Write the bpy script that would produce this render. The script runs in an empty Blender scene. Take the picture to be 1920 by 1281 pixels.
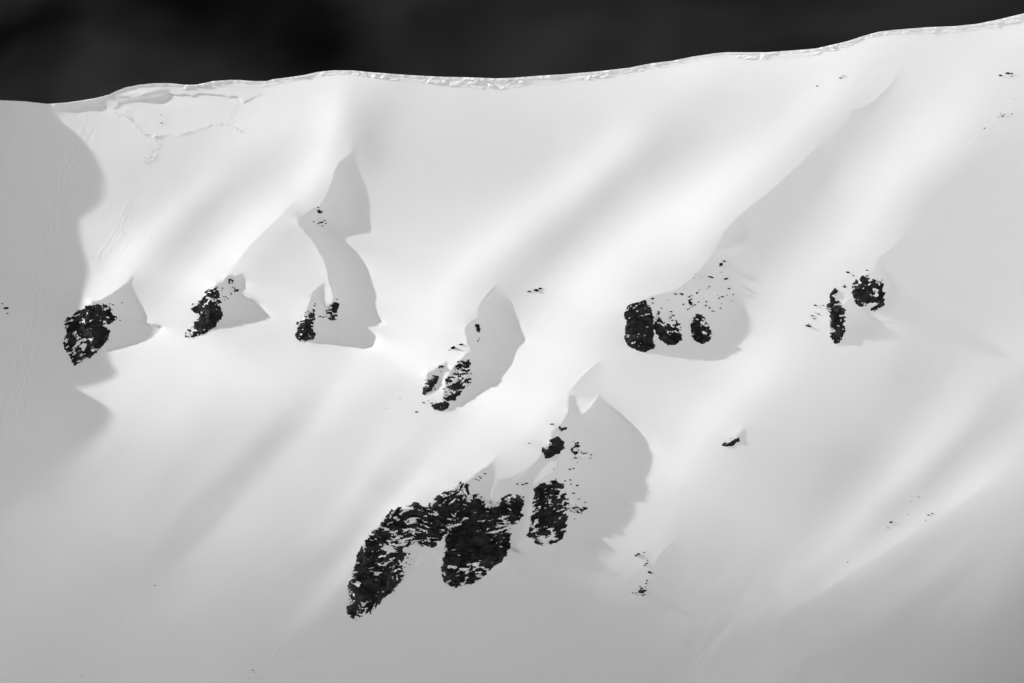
import bpy, math, random
import numpy as np
from mathutils import Vector, Matrix

# ------------------------------------------------------------------ camera, sky, sun, exposure
PX = 0.25                      # metres per photo pixel on the face
D = 1600.0                     # camera to face
PITCH = math.radians(12)
RT = Matrix.Rotation(PITCH, 4, 'X')
RT3 = np.array(RT.to_3x3())
F_PX = D / PX                  # focal length in photo pixels

sc = bpy.context.scene
camd = bpy.data.cameras.new('camera')
camo = bpy.data.objects.new('camera', camd)
sc.collection.objects.link(camo)
camd.sensor_width = 36.0
camd.lens = 36.0 * D / (1920 * PX)
camd.clip_start = 1.0
camd.clip_end = 30000.0
camo.matrix_world = RT @ Matrix.Translation((0, -D, 0)) @ Matrix.Rotation(math.radians(90), 4, 'X')
sc.camera = camo

# light travels right and down the face; expressed in the camera's frame (right, forward, up)
PHI = math.radians(27.0)
KT = -0.22
LS = 1.0 / math.sqrt(1 + KT * KT)
TRAVEL = np.array([math.cos(PHI) * LS, KT * LS, -math.sin(PHI) * LS])
LDIR = Vector(RT3 @ (-TRAVEL))

wld = bpy.data.worlds.new('World')
sc.world = wld
wld.use_nodes = True
wt = wld.node_tree
sky = wt.nodes.new('ShaderNodeTexSky')
sky.sky_type = 'NISHITA'
sky.sun_disc = False
sky.sun_elevation = math.asin(LDIR.z)
sky.sun_rotation = math.atan2(LDIR.x, LDIR.y)
sky.altitude = 2500
sky.air_density = 0.05
sky.dust_density = 6.0
# black-and-white film behind a deep red filter: only the red channel of the sky counts
sep = wt.nodes.new('ShaderNodeSeparateColor')
wt.links.new(sky.outputs[0], sep.inputs[0])
tc = wt.nodes.new('ShaderNodeTexCoord')
mp = wt.nodes.new('ShaderNodeMapping')
mp.inputs['Scale'].default_value = (14.0, 13.01, 20.70)
mp.inputs['Location'].default_value = (-16.425, 17.269, 13.281)
mp.inputs['Rotation'].default_value = (-0.0128, -0.1876, -0.3857)
wt.links.new(tc.outputs['Generated'], mp.inputs['Vector'])
nz = wt.nodes.new('ShaderNodeTexNoise')
nz.inputs['Scale'].default_value = 1.0
nz.inputs['Detail'].default_value = 2.5
nz.inputs['Roughness'].default_value = 0.5
nz.inputs['Distortion'].default_value = 0.3
wt.links.new(mp.outputs[0], nz.inputs['Vector'])
mr = wt.nodes.new('ShaderNodeMapRange')
mr.interpolation_type = 'SMOOTHSTEP'
mr.inputs['From Min'].default_value = 0.25
mr.inputs['From Max'].default_value = 0.75
mr.inputs['To Min'].default_value = 0.15
mr.inputs['To Max'].default_value = 2.2
wt.links.new(nz.outputs['Fac'], mr.inputs['Value'])
cur = wt.nodes.new('ShaderNodeMath')          # contrasty film: the dark sky goes darker, the glow round the sun stays
cur.operation = 'POWER'
cur.inputs[1].default_value = 1.3
wt.links.new(sep.outputs[0], cur.inputs[0])
mul = wt.nodes.new('ShaderNodeMath')
mul.operation = 'MULTIPLY'
wt.links.new(cur.outputs[0], mul.inputs[0])
wt.links.new(mr.outputs[0], mul.inputs[1])
bgn = wt.nodes['Background']
wt.links.new(mul.outputs[0], bgn.inputs['Color'])
bgn.inputs['Strength'].default_value = 0.07

sund = bpy.data.lights.new('sun', 'SUN')
sund.energy = 4.2
sund.angle = math.radians(0.53)
suno = bpy.data.objects.new('sun', sund)
sc.collection.objects.link(suno)
suno.rotation_euler = LDIR.to_track_quat('Z', 'Y').to_euler()

sc.view_settings.view_transform = 'Standard'
sc.view_settings.look = 'None'
sc.view_settings.gamma = 1.0
sc.view_settings.use_curve_mapping = False
sc.view_settings.exposure = 0.50
sc.cycles.diffuse_bounces = 6
sc.cycles.max_bounces = 8
sc.cycles.use_denoising = True
#TERRAIN-MATH
# ------------------------------------------------------------------ relief of the snow face (photo-pixel units on the face)
RIDGE = [(-700,40),(-420,72),(-250,120),(-100,168),(0,188),(45,190),(90,195),(120,193),(150,189),(180,184),(205,178),(215,173),(235,165),(260,160),
 (290,157),(320,157),(345,160),(365,160),(372,159),(400,153),(430,151),(450,151),(475,153),(500,153),(510,150),(540,146),(570,142),
 (595,136),(625,133),(660,133),(690,136),(730,139),(770,142),(830,145),(880,146),(930,148),(960,147),(1010,143),(1060,140),(1120,135),
 (1180,128),(1220,120),(1260,115),(1300,107),(1340,101),(1360,99),(1400,99),(1440,99),(1480,96),(1530,92),(1560,85),(1590,78),(1620,68),
 (1650,60),(1690,56),(1740,52),(1790,50),(1830,46),(1870,38),(1920,26),(2170,-40),(2700,-150)]
# how bright the open snow lies to the sun (photo x, y, tone); shapes the slope towards or away from the light
TONE = """
-250 300 .84 -250 700 .82 -250 1100 .72 -250 1450 .62
560 175 .93 700 165 .90 800 180 .89 900 185 .89 1000 180 .90 1100 165 .92 1200 150 .93 1300 140 .95 1400 135 .94 1500 130 .95 1600 100 .96 1700 90 .93 1800 80 .93 1900 60 .94
130 215 .85 200 250 .88 230 350 .86 280 330 .87 200 430 .90 330 240 .90 300 300 .86 400 280 .91 350 340 .88 250 260 .88 400 200 .90 480 200 .92 250 410 .88 180 500 .90
520 220 .94 450 270 .93 400 330 .92 320 400 .93 250 470 .97 215 535 .98 
440 340 .86 360 415 .86 300 480 .87 265 520 .88
375 465 .91 330 520 .92 300 560 .93 420 430 .93
480 400 .95 440 450 .96 400 500 .97 540 350 .94 580 270 .93 520 300 .90
500 490 .90 525 470 .90 600 440 .91 570 470 .90 560 540 .92 450 620 .93 480 560 .92 520 600 .92 580 410 .84 600 400 .82
635 190 .94 620 230 .96 605 300 .96 590 350 .96
685 220 .84 690 260 .83 700 310 .85 740 350 .87 680 180 .88 760 240 .87
800 400 .89 750 480 .92 720 400 .88 900 330 .87 1000 300 .87 850 280 .87 950 250 .88 1100 240 .90 850 450 .92 770 560 .94 740 640 .95
1180 270 .94 1080 350 .94 960 430 .94 850 520 .95 1200 210 .92
1250 250 .86 1230 280 .85 1130 370 .85 1040 450 .85 960 530 .85
1560 190 .95 1480 250 .94 1330 340 .94 1200 420 .94 1080 520 .94 980 640 .95 920 720 .95 1285 390 .95 1400 330 .94 1300 250 .88 1350 220 .90 1450 210 .92
1180 380 .90 1100 440 .89 1020 530 .89
1240 480 .93 1130 580 .94 1050 680 .95 1000 740 .94 1300 470 .94 1170 540 .93 1220 530 .91
1620 130 .94 1650 160 .93 1620 210 .88 1600 240 .86 1570 280 .84 1510 330 .83 1440 420 .83 1420 470 .82 1640 270 .91
1600 340 .92 1700 200 .93 1750 270 .94 1850 150 .93 1650 420 .92 1560 430 .90 1510 500 .92 1450 560 .90 1450 640 .92 1500 570 .91 1800 200 .94 1880 110 .93
1850 330 .82 1800 400 .83 1720 470 .83 1900 250 .88 1760 560 .82 1730 680 .82 1640 790 .835 1600 640 .88 1660 660 .85 1900 360 .81 1900 470 .79 1910 580 .83 1850 520 .80 1720 380 .86
1500 680 .88 1430 720 .91 1340 770 .92 1260 860 .90 1560 700 .85 1480 790 .85
1900 690 .85 1800 790 .86 1700 890 .86 1600 980 .82 1500 1070 .77
1870 760 .79 1770 870 .80 1680 950 .80
1900 850 .87 1820 910 .87 1700 1000 .83 1600 1070 .79 1500 1140 .73
1890 925 .82 1760 1015 .79 1700 1060 .765 1640 1105 .75 1520 1185 .71 1880 1010 .79 1900 1100 .73 1800 1150 .71 1850 1060 .77 1750 1110 .74 1900 1250 .61 1750 1240 .64
1500 880 .82 1400 920 .83 1300 910 .86 1300 1000 .81 1400 1010 .81 1500 970 .80 1580 900 .80 1640 850 .82 1350 850 .87 1420 820 .85 1200 1010 .84 1150 1070 .77
1200 1150 .69 1300 1130 .73 1400 1100 .76 1450 1050 .79 1250 1240 .64 1400 1200 .68 1500 1240 .65 1650 1200 .66
1110 1075 .75 1060 1100 .71 1000 1120 .69 1150 1120 .72 1200 1080 .77 790 1060 .68 760 1110 .67 800 1100 .66 830 1130 .65 1060 1120 .69 1000 1180 .68 900 1150 .67 800 1150 .68 900 1240 .65 1080 1250 .64
300 670 .93 260 690 .93 350 740 .92 240 730 .90 260 790 .85 300 820 .84 230 850 .80 150 900 .76 90 980 .74
500 700 .93 600 690 .94 450 760 .89 400 800 .86 550 740 .90 640 650 .94
700 690 .95 650 740 .93 560 870 .86 450 990 .80 330 1110 .74
560 800 .84 500 880 .80 420 970 .77 320 1070 .72 360 900 .79 250 950 .78 180 1050 .73
680 790 .88 620 860 .85 560 950 .81 
760 760 .93 720 850 .89 650 950 .83 560 1050 .76 850 700 .95 800 640 .96 720 620 .95
790 840 .88 720 920 .83 640 1020 .76 580 1090 .73
860 820 .93 800 880 .91 740 930 .89 940 800 .94 1000 800 .93 900 850 .92 680 980 .84 640 1060 .79 610 1120 .74
560 1180 .69 500 1240 .66 640 1220 .65 750 1220 .65 300 1200 .69 400 1150 .71 150 1200 .68 50 1250 .65 100 1100 .71 400 1260 .67
60 850 .72 100 810 .75 140 870 .77 180 830 .80 20 940 .70 60 600 .85 60 400 .85 40 250 .85
1340 500 .84 1310 530 .83 1372 525 .85 1400 560 .87 1420 600 .90 1290 520 .86
-50 1400 .60 500 1400 .60 1000 1400 .60 1500 1400 .58 1950 1400 .54 2100 300 .80 2100 700 .80 2100 1100 .68 2100 0 .90
"""
# one-sided tone edges along wind lips: right of the line goes darker (amp<0), decays over w px
EDGES = [  # points, amp left, w left, amp right, w right
 ([(560,370),(520,410),(470,458),(430,512)], .02, 25, -.07, 40),
 ([(1925,858),(1800,945),(1700,1010),(1560,1100),(1450,1170)], .01, 40, -.022, 60),
 ([(1545,262),(1500,310),(1430,368),(1390,400),(1365,425)], .02, 30, -.09, 35),
 ([(1700,440),(1668,468),(1648,482),(1643,498)], .015, 20, -.09, 30),
 ([(1345,468),(1300,520),(1262,545),(1240,552)], .02, 30, -.09, 70),
 ([(1125,675),(1090,708),(1066,735)], .02, 20, -.08, 40),
 ([(930,532),(905,560),(893,574)], .01, 20, -.08, 40),
 ([(1004,868),(960,895),(900,905),(866,912)], .0, 20, -.07, 30),
 ([(940,850),(905,880),(880,897)], .02, 20, -.08, 30),
 ([(1690,125),(1668,160),(1636,192),(1600,206),(1588,228),(1560,262)], .01, 14, -.065, 16),
 ([(250,515),(238,530),(215,547)], .01, 20, -.08, 30),
 ([(655,255),(660,285),(640,300)], .01, 20, -.06, 25),
 ([(1400,800),(1390,815),(1384,822)], .02, 12, -.05, 18),
 ([(1265,1010),(1243,1032),(1225,1065)], .015, 14, -.04, 30),
 ([(170,170),(212,180),(260,165),(330,162)], .0, 8, -.04, 14),
]
# cast shadows: outline of each shadow on the face, crest side first
SHADOWS = [
 [(105,208),(140,212),(175,206),(192,208),(197,198),(196,190),(212,182),(206,179),(180,185),(150,190),(100,197)],
 [(213,180),(250,183),(290,170),(318,168),(318,182),(305,192),(285,192),(262,189),(240,185)],
 [(249,519),(243,535),(249,552),(256,568),(264,583),(272,592),(270,602),(276,606),(290,608),(304,612),(298,623),(287,632),(270,639),(245,645),(215,651),(200,657),(176,650),(165,590),(172,566),(188,563),(215,547),(235,533)],
 [(430,516),(446,517),(455,514),(460,528),(458,543),(449,549),(453,555),(470,561),(488,570),(498,583),(493,592),(478,594),(455,598),(435,602),(412,610),(395,605),(392,560),(404,536),(416,529)],
 [(664,286),(665,305),(670,330),(680,358),(684,385),(683,408),(686,431),(672,434),(650,441),(630,443),(637,451),(655,462),(671,477),(684,495),(692,515),(698,540),(706,554),(698,570),(706,592),(715,603),(708,607),(672,606),(690,617),(704,626),(705,637),(699,646),(688,652),(660,648),(625,642),(590,639),(572,620),(572,590),(582,566),(584,556),(590,545),(599,538),(608,532),(607,560),(611,577),(620,572),(626,560),(622,545),(617,526),(613,503),(605,482),(595,465),(584,448),(570,431),(556,419),(575,402),(600,386),(612,375),(619,352),(627,323),(640,303)],
 [(897,578),(915,568),(940,556),(958,566),(963,590),(970,612),(983,633),(982,642),(974,646),(966,660),(960,681),(953,692),(945,702),(931,718),(925,722),(906,730),(895,738),(875,750),(860,760),(835,769),(830,748),(834,730),(838,710),(852,688),(870,670),(884,656),(876,640),(872,625),(875,612),(884,603),(894,600),(897,584)],
 [(800,700),(820,690),(838,676),(840,690),(832,706),(822,722),(800,735)],
 [(1342,470),(1351,450),(1362,432),(1378,416),(1392,415),(1399,430),(1400,445),(1388,455),(1365,464)],
 [(1290,548),(1330,545),(1368,555),(1392,575),(1402,598),(1400,612),(1404,625),(1396,640),(1380,654),(1350,664),(1312,668),(1275,662),(1245,656),(1190,650),(1185,575),(1225,556),(1262,548)],
 [(1646,486),(1658,505),(1672,520),(1682,538),(1685,552),(1676,570),(1660,579),(1640,580),(1620,540),(1640,508)],
 [(1570,590),(1596,560),(1616,556),(1630,590),(1650,602),(1680,605),(1650,613),(1620,621),(1600,634),(1580,641),(1560,636),(1556,600)],
 [(1064,742),(1080,742),(1090,780),(1108,765),(1120,745),(1150,765),(1190,800),(1214,824),(1229,850),(1233,868),(1225,880),(1228,888),(1214,899),(1195,915),(1182,930),(1178,946),(1188,955),(1175,976),(1163,990),(1150,1000),(1125,1012),(1112,1022),(1138,1030),(1122,1045),(1080,1062),(1020,1080),(960,1095),(900,1105),(870,1110),(930,1070),(985,1010),(992,960),(1005,905),(1030,893),(1042,882),(1046,862),(1052,845),(1030,840),(1035,810),(1055,793),(1064,778),(1067,760)],
 [(868,911),(886,897),(905,880),(924,868),(929,885),(926,905),(922,932),(905,935),(880,925)],
 [(962,912),(985,888),(1002,868),(1020,848),(1036,852),(1030,866),(1010,884),(1000,905),(990,960),(975,1010),(955,1050),(930,1060),(925,1010),(940,940)],
 [(1395,806),(1403,815),(1398,826),(1388,830),(1376,826),(1384,816)],
]
SHADOWS += [
 [(650,1150),(655,1115),(656,1097),(668,1062),(673,1040),(688,1014),(703,997),(723,980),(734,962),(746,956),(775,955),(797,953),(815,945),(840,926),(868,908),(886,918),(900,930),(930,948),(955,930),(980,935),(978,965),(958,988),(955,1020),(938,1050),(908,1075),(868,1098),(840,1095),(828,1075),(815,1040),(790,1050),(770,1080),(745,1105),(700,1146),(665,1160)],
]
S_SUN = 1.541
COT = 1.11
E2 = (math.cos(PHI), math.sin(PHI))       # along the light, on screen (x right, y down)
EM = (-math.sin(PHI), math.cos(PHI))      # across it
STEP = 2.5
U0, V0 = 960.0, 640.0
LGRID = np.arange(-1560, 1560, STEP)
MGRID = np.arange(-1320, 1320, STEP)

def to_uv(l, m):
    return U0 + l * E2[0] + m * EM[0], V0 + l * E2[1] + m * EM[1]

def to_lm(u, v):
    du, dv = u - U0, v - V0
    return du * E2[0] + dv * E2[1], du * EM[0] + dv * EM[1]

def lin(s):
    s = np.asarray(s, float)
    return np.where(s <= .04045, s / 12.92, ((s + .055) / 1.055) ** 2.4)

def inside(poly, u, v):
    r = np.zeros(u.shape, bool)
    n = len(poly)
    for i in range(n):
        x0, y0 = poly[i]
        x1, y1 = poly[(i + 1) % n]
        if y0 == y1:
            continue
        c = (y0 > v) != (y1 > v)
        r ^= c & (u < (x1 - x0) * (v - y0) / (y1 - y0) + x0)
    return r

def seg_dist(pts, u, v, closed=False):
    """distance to a polyline, side (>0 right of travel, y down) and position 0..1 along it"""
    best = np.full(u.shape, 1e9)
    side = np.zeros(u.shape)
    pos = np.zeros(u.shape)
    q = list(pts) + ([pts[0]] if closed else [])
    tot = sum(math.dist(q[i], q[i + 1]) for i in range(len(q) - 1))
    acc = 0.0
    for i in range(len(q) - 1):
        ax, ay = q[i]
        bx, by = q[i + 1]
        dx, dy = bx - ax, by - ay
        L2 = dx * dx + dy * dy
        ln = math.sqrt(L2)
        t = np.clip(((u - ax) * dx + (v - ay) * dy) / L2, 0, 1)
        ex, ey = u - ax - t * dx, v - ay - t * dy
        d = np.hypot(ex, ey)
        b = d < best
        best = np.where(b, d, best)
        side = np.where(b, np.sign(dx * ey - dy * ex), side)
        pos = np.where(b, (acc + t * ln) / tot, pos)
        acc += ln
    return best, side, pos

def blur(a, s):
    """gaussian blur by FFT, s in cells"""
    p = int(4 * s) + 2
    b = np.pad(a, p, mode='edge')
    fy = np.fft.fftfreq(b.shape[0])[:, None]
    fx = np.fft.rfftfreq(b.shape[1])[None, :]
    k = np.exp(-2 * (math.pi * s) ** 2 * (fx * fx + fy * fy))
    b = np.fft.irfft2(np.fft.rfft2(b) * k, b.shape)
    return b[p:-p, p:-p]

def cubic_sample(a, y, x):
    """Catmull-Rom sample of grid a at fractional row y, column x"""
    h, w = a.shape
    y = np.clip(y, 1, h - 3.001)
    x = np.clip(x, 1, w - 3.001)
    yi, xi = y.astype(int), x.astype(int)
    fy, fx = y - yi, x - xi
    def wts(t):
        return (-.5 * t + t * t - .5 * t ** 3, 1 - 2.5 * t * t + 1.5 * t ** 3, .5 * t + 2 * t * t - 1.5 * t ** 3, -.5 * t * t + .5 * t ** 3)
    wx, wy = wts(fx), wts(fy)
    out = 0
    for j in range(4):
        row = 0
        for i in range(4):
            row = row + wx[i] * a[yi + j - 1, xi + i - 1]
        out = out + wy[j] * row
    return out

def tone_field(u, v):
    t = np.array(TONE.split(), float).reshape(-1, 3)
    fx, fy = -.70, .714
    def warp(a, b):
        return np.stack([(a * fx + b * fy) / 2.3, (-a * fy + b * fx)], -1)
    P = warp(t[:, 0], t[:, 1])
    n = len(P)
    R = np.hypot(*(P[:, None] - P[None]).transpose(2, 0, 1))
    A = np.zeros((n + 3, n + 3))
    A[:n, :n] = -R - 6.0 * np.eye(n)
    A[:n, n] = 1
    A[:n, n + 1:n + 3] = P / 1000
    A[n:, :n] = A[:n, n:].T
    sol = np.linalg.solve(A, np.r_[t[:, 2], 0, 0, 0])
    Q = warp(u.ravel(), v.ravel())
    o = np.full(len(Q), sol[n]) + Q @ sol[n + 1:] / 1000
    for i in range(n):
        o -= sol[i] * np.hypot(Q[:, 0] - P[i, 0], Q[:, 1] - P[i, 1])
    return o.reshape(u.shape)

FLUTES = [  # soft spines (+) and gullies (-) running down the face: points, width, tone
 ([(720,630),(600,780),(500,890),(400,1010),(310,1110)], 28, .035), ([(640,690),(540,800),(450,890),(370,980),(290,1070)], 32, -.04),
 ([(760,790),(690,880),(620,980),(560,1060)], 22, .022), ([(790,850),(720,930),(650,1020),(590,1090)], 20, -.026),
 ([(850,840),(770,920),(700,1000),(650,1060),(590,1140),(500,1240)], 22, .032), ([(680,1070),(610,1160),(560,1230)], 25, -.02),
 ([(1900,690),(1800,790),(1700,890),(1600,980),(1500,1070),(1400,1160),(1330,1230)], 34, .036), ([(1880,765),(1780,855),(1690,935),(1600,1020)], 26, -.028),
 ([(1915,850),(1800,935),(1690,1005),(1560,1090),(1440,1170)], 24, .03), ([(1760,560),(1740,680),(1660,790),(1560,890),(1480,960)], 50, -.025),
 ([(1490,560),(1440,680),(1350,770),(1290,850),(1200,1000)], 40, .02), ([(1190,265),(1090,345),(970,425),(860,515),(770,620)], 34, .022),
 ([(1245,255),(1140,360),(1045,450),(955,535)], 30, -.032), ([(1540,200),(1440,280),(1320,350),(1200,425),(1080,525),(980,640)], 40, .022),
 ([(1350,235),(1250,300),(1180,350)], 25, -.016), ([(240,480),(320,400),(420,310)], 22, .022), ([(440,345),(360,420),(290,490)], 24, -.028),
 ([(570,370),(480,450),(420,510)], 22, .016), ([(640,160),(620,230),(600,310)], 25, .022), ([(690,190),(692,260),(720,330)], 28, -.03),
 ([(1850,180),(1740,300),(1620,410),(1520,520)], 36, .018), ([(1890,300),(1800,410),(1720,510)], 40, -.02), ([(950,720),(880,800),(840,850)], 26, .018),
 ([(1060,690),(1000,770),(930,850)], 26, .014), ([(430,760),(330,880),(230,980)], 30, -.016), ([(520,740),(420,860),(300,990),(220,1080)], 22, .014),
 ([(1150,1120),(1080,1200),(1020,1270)], 26, .014), ([(1840,1000),(1700,1100),(1560,1210)], 26, .018), ([(1900,1010),(1760,1110),(1640,1200)], 24, -.016),
]
def make_tone():
    cl, cm = LGRID[::8], MGRID[::8]
    L8, M8 = np.meshgrid(cl, cm)
    u8, v8 = to_uv(L8, M8)
    c = blur(tone_field(np.clip(u8, -350, 2200), np.clip(v8, -100, 1450)), .9)
    low = blur(c, 6.5)
    c = np.clip(low + 1.22 * (c - low), .5, .985)
    L, M = np.meshgrid(LGRID, MGRID)
    u, v = to_uv(L, M)
    t = cubic_sample(np.pad(c, 4, mode='edge'), (M - cm[0]) / (8 * STEP) + 4, (L - cl[0]) / (8 * STEP) + 4)
    t = t - (.024 - .018 * np.clip((v - 450) / 250, 0, 1)) * np.clip((.965 - t) / .05, 0, 1) * np.clip((t - .62) / .1, .3, 1) + .012 * np.clip((t - .93) / .03, 0, 1)
    for pts, w, amp in FLUTES:
        b = np.nonzero((u > min(p[0] for p in pts) - 3 * w) & (u < max(p[0] for p in pts) + 3 * w) & (v > min(p[1] for p in pts) - 3 * w) & (v < max(p[1] for p in pts) + 3 * w))
        d, _, pos = seg_dist(pts, u[b], v[b])
        t[b] += amp * np.exp(-(d / w) ** 2) * np.clip(pos * 3.5, 0, 1) * np.clip((1 - pos) * 3.5, 0, 1)
    for pts, al, wl, ar, wr in EDGES:
        x0, x1 = min(p[0] for p in pts) - 4 * max(wl, wr), max(p[0] for p in pts) + 4 * max(wl, wr)
        y0, y1 = min(p[1] for p in pts) - 4 * max(wl, wr), max(p[1] for p in pts) + 4 * max(wl, wr)
        b = np.nonzero((u > x0) & (u < x1) & (v > y0) & (v < y1))
        d, s, pos = seg_dist(pts, u[b], v[b])
        s = -s      # crest lines run downhill to the left: the lee side is the left of travel
        taper = np.clip(pos * 4, 0, 1) * np.clip((1 - pos) * 4 + .35, 0, 1)
        t[b] += taper * np.where(s < 0, al * np.exp(-d / wl), ar * np.exp(-d / wr))
    return u, v, t

def ragged(poly, seed):
    """the same outline with small uneven steps, as a rough crest throws it"""
    rng = random.Random(seed)
    out = []
    q = list(poly) + [poly[0]]
    for (a, b), (c, d) in zip(q[:-1], q[1:]):
        n = max(1, int(math.dist((a, b), (c, d)) / 5))
        out.append((a, b))
        for i in range(1, n):
            t = i / n
            out.append((a + (c - a) * t + rng.gauss(0, .9), b + (d - b) * t + rng.gauss(0, .9)))
    return out

def solve_relief():
    u, v, tone = make_tone()
    mask = np.zeros(u.shape, bool)
    for ip, poly in enumerate(SHADOWS):
        poly = ragged(poly, ip)
        xs = [p[0] for p in poly]
        ys = [p[1] for p in poly]
        b = np.nonzero((u > min(xs)) & (u < max(xs)) & (v > min(ys)) & (v < max(ys)))
        mask[b] |= inside(poly, u[b], v[b])
    I = np.clip((lin(np.clip(tone, 0, 1)) - fill_at(u, v)) / S_SUN, .012 - .10 * np.clip((v - 980) / 120, 0, 1), .6)
    n = mask.shape[1]
    idx = np.arange(n)[None, :].repeat(mask.shape[0], 0)
    start = np.maximum.accumulate(np.where(mask, 0, idx + 1), 1)
    end = np.minimum.accumulate(np.where(mask, n, idx)[:, ::-1], 1)[:, ::-1]
    tt = np.clip((idx - start + .5) / np.maximum(end - start, 1), 0, 1)
    run = (end - start) * STEP
    cc = np.clip(.08 + run / 400.0, .08, .25)
    cc = cc * np.clip((1130 - v) / 130, 0, 1)
    base_l = -COT * E2[1]
    base_m = -COT * EM[1]
    # fade the relief out towards the margins
    fade = np.clip((u + 420) / 200, 0, 1) * np.clip((2350 - u) / 200, 0, 1) * np.clip((v + 220) / 120, 0, 1) * np.clip((1560 - v) / 150, 0, 1)
    kl = 2 * np.pi * np.fft.rfftfreq(n, STEP)[None, :]
    km = 2 * np.pi * np.fft.fftfreq(mask.shape[0], STEP)[:, None]
    LITC = .7
    WM, W0 = .16, (1 / 1500.0) ** 2
    den = kl * kl + WM * km * km + W0
    # broad form first: a low polynomial that already leans to the light as the tones ask
    sel = (slice(None, None, 9), slice(None, None, 9))
    NX = (u - 960) / 1000, (v - 640) / 1000
    terms = [(i, j) for i in range(6) for j in range(6) if 0 < i + j <= 5]
    def poly(co, what, X, Y):
        o = 0
        for c, (i, j) in zip(co, terms):
            if what == 'h':
                o = o + c * X ** i * Y ** j * 1000
            else:
                e = E2 if what == 'l' else EM
                o = o + c * ((i * X ** max(i - 1, 0) * Y ** j if i else 0) * e[0] + (j * X ** i * Y ** max(j - 1, 0) if j else 0) * e[1])
        return o
    X, Y = NX[0][sel].ravel(), NX[1][sel].ravel()
    ok = (np.abs(X) < 1.25) & (np.abs(Y) < .85)
    X, Y = X[ok], Y[ok]
    Al = np.stack([poly(np.eye(len(terms))[q], 'l', X, Y) + 0 * X for q in range(len(terms))], 1)
    Am = np.stack([poly(np.eye(len(terms))[q], 'm', X, Y) + 0 * X for q in range(len(terms))], 1)
    norm0 = math.sqrt(1 + base_l ** 2 + base_m ** 2)
    g0 = np.where(mask, KT, KT - I * norm0 / LS) - base_l
    co = np.linalg.lstsq(np.r_[Al, .35 * Am], np.r_[g0[sel].ravel()[ok], 0 * X], rcond=None)[0]
    X, Y = np.clip(NX[0], -1.3, 1.3), np.clip(NX[1], -.9, .9)
    ph, pl, pm = poly(co, 'h', X, Y), poly(co, 'l', X, Y), poly(co, 'm', X, Y)
    h = np.zeros(u.shape)
    hm = np.zeros(u.shape)
    hl = np.zeros(u.shape)
    corr = 0
    lit = blur((~mask).astype(float), 8)
    for it in range(12):
        gl = np.clip(base_l + pl + hl, -1.2, .6)
        gm = np.clip(base_m + pm + hm, -2.2, .2)
        norm = np.sqrt(1 + gl * gl + gm * gm)
        g = KT - I * norm / LS
        g = np.where(mask, KT + cc * (1 - 2 * tt), g)
        r = (g - base_l - pl) * fade
        if it:
            e = (r - hl) * fade
            soft = blur(np.where(mask, 0, e), 9) / np.maximum(lit, .3)
            corr = corr + np.where(mask, .9 * e, LITC * soft)
            corr = np.clip(corr, -.5, .5)
        hh = -1j * kl * np.fft.rfft2(r + corr) / den
        h = np.fft.irfft2(hh, u.shape)
        hl = np.fft.irfft2(1j * kl * hh, u.shape)
        hm = np.fft.irfft2(1j * km * hh, u.shape)
    h, hl, hm, r = h + ph, hl + pl, hm + pm, r + pl
    return h, r, hl, hm, tone, mask

FILL = [0.5271, 0.0697, 0.0436, 0.0014, -0.1258, -0.1751, 0.0307, -0.0473, -0.1718, -0.3195]
def fill_at(u, v):
    """light that the shaded snow gets back from the bowl, over the face"""
    X, Y = np.clip((u - 960) / 1000, -1.05, 1.05), np.clip((v - 640) / 1000, -.6, .68)
    q = [1, X, Y, X * X, X * Y, Y * Y, X ** 3, X * X * Y, X * Y * Y, Y ** 3]
    return np.clip(sum(c * t for c, t in zip(FILL, q)), .2, .6)

RELIEF, *DEBUG = solve_relief()

def relief(u, v):
    l, m = to_lm(np.asarray(u, float), np.asarray(v, float))
    return cubic_sample(RELIEF, (m - MGRID[0]) / STEP, (l - LGRID[0]) / STEP)
#END-MATH

# ------------------------------------------------------------------ from face coordinates to the world
def depth0(u, v):
    """depth of the snow face in photo pixels (camera frame), broad slope plus relief"""
    return COT * (640.5 - np.asarray(v, float)) + relief(u, v)

def world(u, v, d):
    """point seen at photo position u, v that lies d pixels behind the face's centre"""
    u, v, d = np.broadcast_arrays(np.asarray(u, float), np.asarray(v, float), np.asarray(d, float))
    k = PX * (1 + d * PX / D)
    p = np.stack([(u - 960) * k, d * PX, (640.5 - v) * k], -1)
    return p @ RT3.T

def on_face(u, v, lift=0.0):
    return world(u, v, depth0(u, v) - lift)

RU, RV = np.array(RIDGE, float).T
def ridge_v(u):
    return np.interp(u, RU, RV)

_rs = np.random.RandomState(11)
_LAT = _rs.rand(256, 256)
def vnoise(x, y):
    xi, yi = np.floor(x).astype(int), np.floor(y).astype(int)
    fx, fy = x - xi, y - yi
    fx, fy = fx * fx * fx * (fx * (fx * 6 - 15) + 10), fy * fy * fy * (fy * (fy * 6 - 15) + 10)
    g = lambda a, b: _LAT[b & 255, a & 255]
    return (g(xi, yi) * (1 - fx) + g(xi + 1, yi) * fx) * (1 - fy) + (g(xi, yi + 1) * (1 - fx) + g(xi + 1, yi + 1) * fx) * fy - .5
def fbm(x, y, o=4, gain=.5):
    s, a, n = 0, 1.0, 0
    for i in range(o):
        s = s + a * vnoise(x * 2 ** i + 17.3 * i, y * 2 ** i + 9.1 * i)
        n += a
        a *= gain
    return s / n

# ------------------------------------------------------------------ materials
def material(name, build):
    m = bpy.data.materials.new(name)
    m.use_nodes = True
    nt = m.node_tree
    build(nt, nt.nodes['Principled BSDF'])
    return m

def node(nt, kind, **kw):
    n = nt.nodes.new(kind)
    for k, v in kw.items():
        if k in n.inputs:
            n.inputs[k].default_value = v
        else:
            setattr(n, k, v)
    return n

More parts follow.
